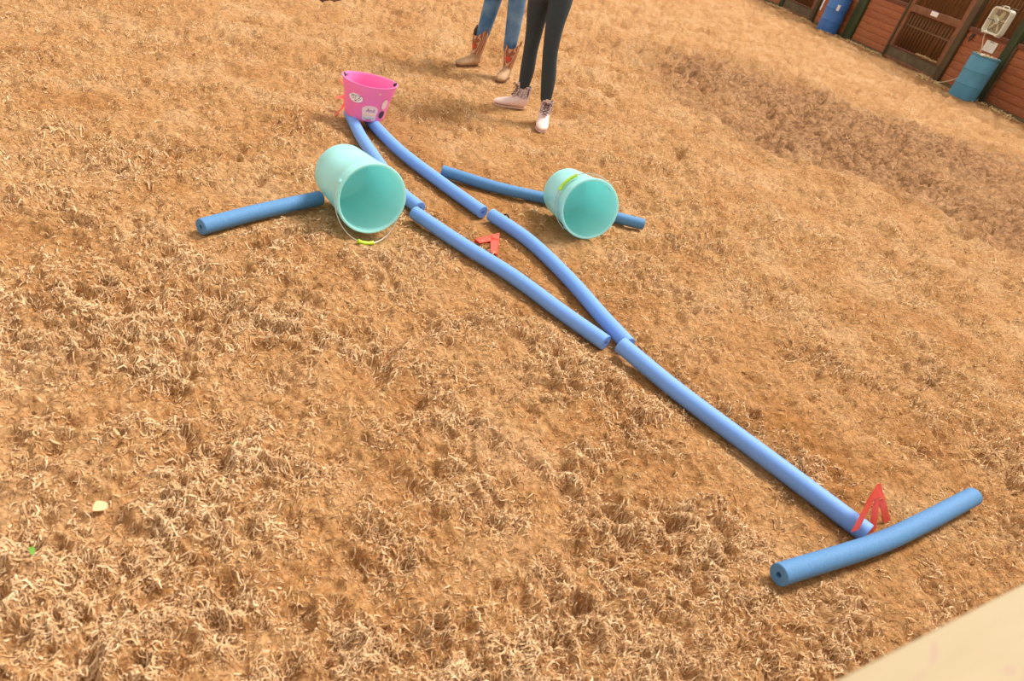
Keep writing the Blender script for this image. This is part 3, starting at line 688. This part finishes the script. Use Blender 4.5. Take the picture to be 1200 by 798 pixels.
# ------------------------------------------------------------------ red marker cones (hollow pyramids on strip legs)
def marker(name, apex, feet, w, label, capf=.46, th=.003):
    apex = Vector(apex); feet = [Vector(f) for f in feet]; base = Vector((apex.x, apex.y, 0)) if False else Vector((sum(f.x for f in feet) / len(feet), sum(f.y for f in feet) / len(feet), 0))
    t = empty(name, base); tag(t, label, 'marker cone', 'red plastic markers')
    A = apex - base; Fs = [f - base for f in feet]; n = len(Fs); cen = sum(Fs, Vector()) / n
    bm = bmesh.new(); top = [A + (f - A).normalized() * .022 for f in Fs]; low = [A + (f - A) * capf for f in Fs]
    inn = [A + (l - A) * .98 - (l - (A + cen) / 2).normalized() * 0 for l in low]
    V0 = [bm.verts.new(p) for p in top]; V1 = [bm.verts.new(p) for p in low]
    bm.faces.new(V0)
    for i in range(n):
        j = (i + 1) % n; a, b = low[i], low[j]
        mids = [bm.verts.new(a.lerp(b, f) + (A - (a + b) / 2) * q) for f, q in ((.12, .0), (.3, .14), (.7, .14), (.88, .0))]
        bm.faces.new([V0[i], V0[j], V1[j]] + mids[::-1] + [V1[i]])
    me = bpy.data.meshes.new('cap'); bmesh.ops.recalc_face_normals(bm, faces=bm.faces[:]); bm.to_mesh(me); bm.free()
    o = ob('cap', me, M['red_plastic'], t, smooth=False); md = o.modifiers.new('thick', 'SOLIDIFY'); md.thickness = th
    for i in range(n):
        a, f = A + (Fs[i] - A) * (capf - .02), Fs[i]; bm = bmesh.new()
        nb = [((Fs[(i + 1) % n] - Fs[i]) * Vector((1, 1, 0))).normalized(), ((Fs[(i - 1) % n] - Fs[i]) * Vector((1, 1, 0))).normalized()]
        ring = lambda p, ww: [p, p + nb[0] * ww, p + nb[0] * ww + (cen - p).normalized() * th * .6, p + (nb[0] + nb[1]) * th, p + nb[1] * ww + (cen - p).normalized() * th * .6, p + nb[1] * ww]
        rings(bm, [ring(a, w[i] * .85), ring(a.lerp(f, .5), w[i] * .9), ring(f, w[i])], cap0=True, cap1=True)
        ob('leg', bm, M['red_plastic'], t, smooth=False)
    return t
marker('marker_cone', (1.822, 1.198, .196), [(1.733, 1.102, .048), (1.885, 1.142, .0), (2.0, 1.19, .0)], (.042, .024, .042), 'red plastic three-legged marker standing upright where the long noodle meets the cross noodle')
def fallen(name, apex, f1, f2, w, label, hole):
    """a marker lying on its side: two flat legs joined at a tip"""
    apex, f1, f2 = Vector(apex), Vector(f1), Vector(f2); base = Vector((apex.x, apex.y, 0)); t = empty(name, base); tag(t, label, 'marker cone', 'red plastic markers')
    A, a, b = apex - base, f1 - base, f2 - base; nrm = (a - A).cross(b - A).normalized()
    if nrm.z < 0: nrm = -nrm
    for q, (leg, sg) in enumerate(((a, 1), (b, -1))):
        d = (leg - A).normalized(); s = d.cross(nrm); s = s if s.dot((b if q == 0 else a) - A) > 0 else -s
        bm = bmesh.new(); th = .004
        ring = lambda p, ww: [p - nrm * th, p + s * ww - nrm * th, p + s * ww + nrm * 0, p]
        rings(bm, [ring(A + (leg - A) * .22, w * .95), ring(A.lerp(leg, .6), w * .9), ring(leg, w * .8)], cap0=True, cap1=True)
        # side flange folded down along the outer edge
        r2 = lambda p: [p - s * .001, p + s * .003, p + s * .003 - nrm * w * .7, p - s * .001 - nrm * w * .7]
        rings(bm, [r2(A + (leg - A) * .05), r2(leg)], cap0=True, cap1=True)
        ob('leg', bm, M['red_plastic'], t, smooth=False)
    da, db = (a - A).normalized(), (b - A).normalized(); bm = bmesh.new(); w2 = w * 1.5
    pa, pb = A + da * w2, A + db * w2; inner = A + (da + db).normalized() * w2 * 1.15
    up = nrm * .002; vs = [bm.verts.new(p + up) for p in (A, pa, inner, pb)]; vl = [bm.verts.new(p - nrm * .004) for p in (A, pa, inner, pb)]
    bm.faces.new(vs); bm.faces.new(vl[::-1])
    for j in range(4): bm.faces.new((vs[j], vl[j], vl[(j + 1) % 4], vs[(j + 1) % 4]))
    ob('tip', bm, M['red_plastic'], t, smooth=False)
    if hole:
        p = A + (da + db).normalized() * w2 * .35 + up; ob('tip_hole', tubem([p, p + nrm * .001], .0035, 10), M['ink_dark'], t)
    return t
fallen('marker_cone', (.893, 2.890, .024), (.757, 2.795, .026), (.852, 2.700, .012), .042, 'red marker knocked flat on the sand between the two middle noodles', True)
marker('marker_cone', (.205, 4.27, .10), [(.106, 4.150, .0), (.105, 4.25, .082), (.112, 4.345, .172)], (.034, .03, .03), 'orange red marker toppled against the left side of the pink bucket', capf=.66)

# ------------------------------------------------------------------ people
def foot_rings(sec, seg=20, flat=None):
    R = []
    for (cx, cz, ang, a, b) in sec:
        d = Vector((math.cos(ang), 0, math.sin(ang))); ring = []
        for k in range(seg):
            t = 2 * math.pi * k / seg; p = Vector((cx, 0, cz)) + d * (a * math.cos(t)) + Vector((0, b * math.sin(t), 0))
            if flat is not None and p.z < flat: p.z = flat
            ring.append(p)
        R.append(ring)
    return R
def outline_slab(z0, z1, grow=0, x0=-.06, x1=.215, wm=.043):
    bm = bmesh.new(); pts = []
    N = 14
    for i in range(N + 1):
        u = i / N; x = x0 + (x1 - x0) * u; wd = (.62 + .20 * math.sin(u * math.pi) + .22 * max(0, math.sin((u - .35) * math.pi * 1.2))) * wm
        wd *= math.sqrt(max(0.02, 1 - ((u - .5) * 2) ** 6)); pts.append((x, wd + grow))
    ring = [Vector((x, y, 0)) for x, y in pts] + [Vector((x, -y, 0)) for x, y in pts[::-1]]
    rings(bm, [[p + Vector((0, 0, z0)) for p in ring], [p + Vector((0, 0, z1)) for p in ring]], cap0=True, cap1=True); return bm
def cowboy_boot(parent, x, y, az, lean=0):
    t = empty('boot', (0, 0, 0)); t.parent = parent
    t.location = Vector((x, y, .0)) - parent.location; t.rotation_euler = (0, lean, math.radians(az))
    top = [(.0, .275, 0, .070, .060), (.0, .22, 0, .066, .057), (.0, .16, 0, .056, .049), (-.001, .12, 0, .049, .042), (.003, .095, .12, .050, .040)]
    R = foot_rings(top); n = len(R[0])
    for k, p in enumerate(R[0]): p.z += .030 - .060 * abs(math.cos(2 * math.pi * k / n)) ** 1.6
    inner = [[Vector((p.x * .95, p.y * .95, p.z - .001)) for p in R[0]], [Vector((p.x * .9, p.y * .9, p.z - .06)) for p in R[0]]]
    bm = bmesh.new(); rings(bm, inner[::-1] + R); shaft = ob('boot_shaft', bm, M['tooled'], t)
    sec = [(.003, .098, .12, .0505, .0405), (.004, .072, .5, .056, .039), (.012, .055, .85, .060, .040), (.045, .047, 1.2, .048, .040), (.09, .040, 1.45, .035, .044), (.14, .034, 1.57, .028, .047), (.18, .030, 1.57, .023, .042), (.205, .027, 1.57, .017, .030), (.216, .024, 1.57, .008, .012)]
    bm = bmesh.new(); rings(bm, foot_rings(sec, flat=.014), cap1=True); ob('boot_foot', bm, M['boot_tan'], t)
    bm = outline_slab(.0, .014, -.002, x0=-.046); box(bm, -.046, .0, -.030, .030, -.02, .006); ob('boot_sole', bm, M['boot_sole'], t)
    # star inlay on the front of the shaft
    bm = bmesh.new(); vs = []
    for i in range(16):
        a = 2 * math.pi * i / 16; rr = .030 if i % 2 == 0 else .015; zz = .165 + rr * math.sin(a); f = (zz - .12) / .155
        ang = rr * math.cos(a) / .052; ra = .050 + .020 * f + .004; rb_ = .043 + .017 * f + .004
        vs.append(bm.verts.new((ra * math.cos(ang), rb_ * math.sin(ang), zz)))
    c = bm.verts.new((.060, 0, .165))
    for i in range(16): bm.faces.new((vs[i], vs[(i + 1) % 16], c))
    ob('star_inlay', bm, M['inlay'], t, smooth=False)['label'] = 'red star inlay'
    for s in (1, -1):
        ob('pull_strap', tubem([(0.0, s * .058, .27), (0, s * .066, .30), (0, s * .060, .312), (0, s * .054, .27)], .004, 6), M['boot_sole'], t)
    return t
def duck_boot(parent, x, y, az, lean=0):
    t = empty('boot'); t.parent = parent; t.location = Vector((x, y, 0)) - parent.location; t.rotation_euler = (0, lean, math.radians(az))
    sec = [(-.002, .080, .10, .052, .040), (.002, .062, .35, .056, .041), (.012, .052, .8, .060, .041), (.045, .044, 1.2, .046, .041), (.09, .038, 1.45, .032, .044), (.14, .032, 1.57, .026, .046), (.175, .028, 1.57, .022, .041), (.20, .025, 1.57, .016, .029), (.212, .022, 1.57, .007, .012)]
    bm = bmesh.new(); rings(bm, foot_rings(sec, flat=.012), cap1=True); ob('rubber_shell', bm, M['duck_rubber'], t)['label'] = 'pale pink rubber shoe bottom'
    top = [(-.004, .170, .12, .054, .044), (-.004, .14, .12, .051, .042), (-.002, .11, .12, .049, .040), (.0, .076, .12, .051, .040)]
    R = foot_rings(top); bm = bmesh.new(); rings(bm, [[Vector((p.x * .86, p.y * .86, p.z - .04)) for p in R[0]], [Vector((p.x * .93, p.y * .93, p.z)) for p in R[0]]] + R); ob('boot_shaft', bm, M['glitter'], t)
    # tongue, eyelet flaps, laces
    bm = bmesh.new(); G = []
    for px, pz, hw in ((.086, .080, .018), (.066, .100, .017), (.054, .130, .018), (.054, .162, .020), (.060, .190, .018)):
        G.append([Vector((px, -hw, pz)), Vector((px + .006, 0, pz + .002)), Vector((px, hw, pz)), Vector((px - .005, hw, pz)), Vector((px - .001, 0, pz)), Vector((px - .005, -hw, pz))])
    rings(bm, G, cap0=True, cap1=True); ob('tongue', bm, M['duck_rubber'], t)
    bm = bmesh.new(); Z = [(.088, .086), (.073, .104), (.062, .124), (.059, .144), (.060, .162)]
    for i in range(4):
        for s in (1, -1): tube(bm, [(Z[i][0] - .004, -s * .020, Z[i][1]), ((Z[i][0] + Z[i + 1][0]) / 2 + .008, 0, (Z[i][1] + Z[i + 1][1]) / 2), (Z[i + 1][0] - .004, s * .020, Z[i + 1][1])], .0026, 6)
    for s in (1, -1): tube(bm, catmull([(.066, 0, .160), (.078, s * .018, .172), (.080, s * .034, .158), (.070, s * .010, .156), (.078, s * .020, .130)], 4), .0026, 6)
    ob('laces', bm, M['lace'], t)
    ob('sole', outline_slab(0, .012, -.001, x0=-.046), M['duck_sole'], t)
    ob('zip_pull', boxm(-.025, -.018, .040, .044, .10, .155), M['lace'], t)
    return t
def hand_chain(V, E, R, wi, d, s, up):
    """palm and five fingers from wrist index wi, pointing d"""
    w0 = Vector(V[wi]); palm = w0 + d * .055; V.append(tuple(palm)); R.append((.026, .014)); pi_ = len(V) - 1; E.append((wi, pi_))
    for k, (off, ln) in enumerate(((-.027, .058), (-.009, .068), (.009, .066), (.026, .052))):
        p = palm + s * off + d * .018; i0 = pi_; 
        for q in range(3):
            p = p + d * ln / 3 - up * (.008 * q); V.append(tuple(p)); R.append(.0085 - .001 * q); E.append((i0, len(V) - 1)); i0 = len(V) - 1
    p = w0 + d * .02 - s * .028; V.append(tuple(p)); R.append(.011); E.append((wi, len(V) - 1)); i0 = len(V) - 1
    p = p + d * .03 - s * .012; V.append(tuple(p)); R.append(.009); E.append((i0, len(V) - 1))
def person(base, label, legs, trouser, shirt, neckz, rleg, face_dir):
    """legs: two joint lists from ankle up to hip; built whole, including the part above the frame"""
    t = empty('person', (base[0], base[1], 0)); tag(t, label, 'person'); B = t.location
    hipL, hipR = Vector(legs[0][-1]), Vector(legs[1][-1]); pel = (hipL + hipR) / 2 + Vector((0, 0, .06))
    fd = Vector((math.cos(math.radians(face_dir)), math.sin(math.radians(face_dir)), 0)); sd_ = Vector((-fd.y, fd.x, 0)); up = Vector((0, 0, 1))
    waist = pel + up * .14; chest = waist + up * .17; nb = chest + up * .14; neck = nb + up * .05; 
    # body
    V = [tuple(pel - B)]; R = [(.11, .09)]; E = []
    def add(p, r, par): V.append(tuple(Vector(p) - B)); R.append(r); E.append((par, len(V) - 1)); return len(V) - 1
    iw = add(waist, (.105, .08), 0); ic = add(chest, (.125, .09), iw); ib = add(nb, (.07, .06), ic); ine = add(neck, .045, ib)
    for leg in legs:
        pr = 0
        for q, p in enumerate(leg[::-1]): pr = add(p, rleg[len(leg) - 1 - q] * .82, pr)
        pr = add(Vector(leg[0]) - up * .05, rleg[0] * .8, pr)
    hands = []
    for s in (1, -1):
        sh = nb + sd_ * s * .13 - up * .02; a = add(sh, .045, ib); el_ = sh + sd_ * s * .05 - up * .22 - fd * .03; b = add(el_, .034, a)
        wr = waist + sd_ * s * .035 + fd * .17 + up * (.06 if s > 0 else .02); c = add(wr, .021, b); hands.append((c, (wr - el_).normalized(), s, sh, el_, wr))
    for c, d, s, *_ in hands: hand_chain(V, E, R, c, (d * .8 - sd_ * s * .3).normalized(), up * s, fd)
    body = skin('body', V, E, R, M['skin'], t)
    hd = neck + up * .105 + fd * .015; bm = bmesh.new(); bmesh.ops.create_uvsphere(bm, u_segments=28, v_segments=20, radius=1)
    fx = fd; 
    for v in bm.verts:
        x, y, z = v.co; fz = 1 - .22 * max(0, -z) ; q = Vector((x * .088 * fz, y * .070 * fz, z * .112))
        if x > 0:
            q.x += .016 * math.exp(-((y / .16) ** 2 + ((z + .12) / .20) ** 2)); q.x -= .008 * (math.exp(-(((y - .36) / .16) ** 2 + ((z - .02) / .14) ** 2)) + math.exp(-(((y + .36) / .16) ** 2 + ((z - .02) / .14) ** 2)))
            q.x += .005 * math.exp(-((y / .3) ** 2 + ((z + .5) / .09) ** 2))
        v.co = hd - B + fd * q.x + sd_ * q.y + up * q.z
    for s in (1, -1): bmesh.ops.create_uvsphere(bm, u_segments=10, v_segments=8, radius=1, matrix=Matrix.Translation(hd - B + sd_ * s * .070 - up * .005) @ Matrix.Diagonal((.018, .018, .030, 1)))
    ob('head', bm, M['skin'], t)
    for s in (1, -1):
        bm = bmesh.new(); bmesh.ops.create_uvsphere(bm, u_segments=12, v_segments=8, radius=.011, matrix=Matrix.Translation(hd - B + fd * .074 + sd_ * s * .026 + up * .003)); e_ = ob('eye', bm, M['white'], t); bm = bmesh.new(); bmesh.ops.create_uvsphere(bm, u_segments=10, v_segments=8, radius=.0055, matrix=Matrix.Translation(hd - B + fd * .0815 + sd_ * s * .026 + up * .003)); ob('iris', bm, M['hair'], e_)
    ob('mouth', tubem([hd - B + fd * .083 - up * .056 + sd_ * y for y in (-.022, 0, .022)], [.002, .005, .002], 8), M['ink_red'], t)
    bm = bmesh.new(); bmesh.ops.create_uvsphere(bm, u_segments=24, v_segments=18, radius=1)
    for v in bm.verts:
        x, y, z = v.co
        k = 1.0 if (x < .35 or z > .55) else .86; q = Vector((x * .098 * k, y * .082, z * .122 + .012)); 
        if x < -.1 and z < 0: q.z -= .16 * (-z)
        v.co = hd - B + fd * (q.x - .012) + sd_ * q.y + up * q.z
    ob('hair', bm, M['hair'], t)
    # trousers
    V = [tuple(pel - B)]; R = [(.122, .10)]; E = []
    def add(p, r, par): V.append(tuple(Vector(p) - B)); R.append(r); E.append((par, len(V) - 1)); return len(V) - 1
    add(waist - up * .01, (.112, .088), 0)
    for leg in legs:
        pr = 0
        for q, p in enumerate(leg[::-1]): pr = add(p, rleg[len(leg) - 1 - q], pr)
    skin(trouser[0], V, E, R, M[trouser[1]], t, sub=2)
    # shirt
    V = [tuple(pel - B - up * .03)]; R = [(.138, .116)]; E = []
    a = add(waist, (.118, .094), 0); b = add(chest, (.136, .10), a); c = add(nb - up * .01, (.085, .07), b)
    for cc, d, s, sh, el_, wr in hands:
        q = add(sh, .058, c); q = add(sh.lerp(el_, .5), .05, q); add(el_, .045, q)
    skin(shirt[0], V, E, R, M[shirt[1]], t)
    return t
p1 = person((1.36, 5.84), 'person in blue jeans and tooled cowboy boots standing left of the one in black leggings',
    [[(1.235, 5.93, .17), (1.255, 5.94, .26), (1.266, 5.94, .40), (1.279, 5.94, .526), (1.285, 5.93, .68), (1.29, 5.92, .80)],
     [(1.455, 5.76, .17), (1.456, 5.76, .26), (1.449, 5.77, .40), (1.436, 5.78, .56), (1.425, 5.80, .70), (1.42, 5.82, .80)]],
    ('jeans', 'denim'), ('shirt', 'shirt_white'), 1.3, [.046, .058, .066, .074, .082, .085], 235)
cowboy_boot(p1, 1.235, 5.925, 216); cowboy_boot(p1, 1.475, 5.745, 243)
p2 = person((1.49, 4.88), 'person in black leggings and pale pink lace-up ankle boots',
    [[(1.436, 5.005, .13), (1.433, 5.0, .27), (1.418, 5.0, .423), (1.406, 4.99, .583), (1.388, 4.97, .70), (1.378, 4.95, .80)],
     [(1.552, 4.75, .13), (1.528, 4.76, .31), (1.492, 4.765, .47), (1.474, 4.78, .66), (1.482, 4.81, .78), (1.49, 4.83, .84)]],
    ('leggings', 'leggings'), ('shirt', 'shirt_grey'), 1.3, [.038, .056, .054, .066, .084, .094], 215)
duck_boot(p2, 1.448, 5.010, 187); duck_boot(p2, 1.562, 4.742, 254)
# toe of a grey boot at the far top edge of the picture
def spare_boot():
    t = empty('boot', (.10, 7.20, 0), math.radians(215)); tag(t, 'grey boot toe with a dark sole just inside the top edge', 'boot')
    sec = [(.0, .28, 0, .06, .05), (.0, .18, 0, .055, .046), (.0, .11, .1, .05, .040), (.012, .060, .85, .060, .042), (.045, .047, 1.2, .048, .042), (.09, .042, 1.45, .036, .046), (.14, .038, 1.57, .030, .047), (.18, .034, 1.57, .024, .040), (.208, .030, 1.57, .010, .018)]
    bm = bmesh.new(); rings(bm, foot_rings(sec, flat=.018), cap0=True, cap1=True); ob('upper', bm, M['grey_boot'], t); ob('sole', outline_slab(0, .02, .003), M['boot_sole'], t)
spare_boot()

# ------------------------------------------------------------------ small things on the sand
def leafy(name, x, y, L, W, az, m, label, cat, z=.018):
    bm = bmesh.new(); G = []
    for i in range(9):
        u = i / 8; wd = W * math.sin(math.pi * (u * .92 + .04)) ; px = (u - .5) * L
        G.append([Vector((px, -wd / 2, .004 * math.sin(u * 3))), Vector((px, 0, -.002 + .006 * math.sin(u * 3))), Vector((px, wd / 2, .004 * math.sin(u * 3))), Vector((px, 0, -.004 + .006 * math.sin(u * 3)))])
    rings(bm, G, cap0=True, cap1=True); o = ob(name, bm, m)
    o.location = (x, y, float(height(np.array([x]), np.array([y]))[0]) + z); o.rotation_euler = (.3, .3, math.radians(az)); return tag(o, label, cat)
leafy('leaf', -.512, 1.062, .034, .012, 115, M['leaf'], 'small green leaf on the sand at lower left', 'leaf')
leafy('wood_chip', -.412, 1.190, .040, .030, 60, M['chip'], 'pale broad wood chip lying above the green leaf', 'wood chip', z=.016)
bm = bmesh.new(); tube(bm, [(.013 * math.cos(a), 0, .013 * math.sin(a)) for a in [math.radians(-10 + i * 20) for i in range(11)]], .0045, 8)
o = ob('wire_loop', bm, M['black']); o.location = (.962, 3.07, .028); o.rotation_euler = (0, 0, math.radians(-40)); tag(o, 'small black loop sticking up behind the noodle joint', 'loop')

# ------------------------------------------------------------------ the near rail
def rail():
    a = math.radians(15.3); t = empty('arena_rail', (.50, .214, 0), a); tag(t, 'cream painted board on top of the near arena fence, out of focus', 'fence')
    # local x runs along the rail, local +y faces the arena; the far edge passes through the origin
    ob('top_board', boxm(-1.9, 3.2, -.19, 0, 1.06, 1.10, bev=.006), M['board'], t)
    for x in (-1.7, 1.0, 2.9): ob('post', boxm(x - .06, x + .06, -.17, -.06, -.1, 1.06, bev=.006), M['board'], t)
    for z in (.15, .5): ob('board', boxm(-1.9, 3.2, -.06, -.035, z, z + .22, bev=.004), M['board'], t)
rail()
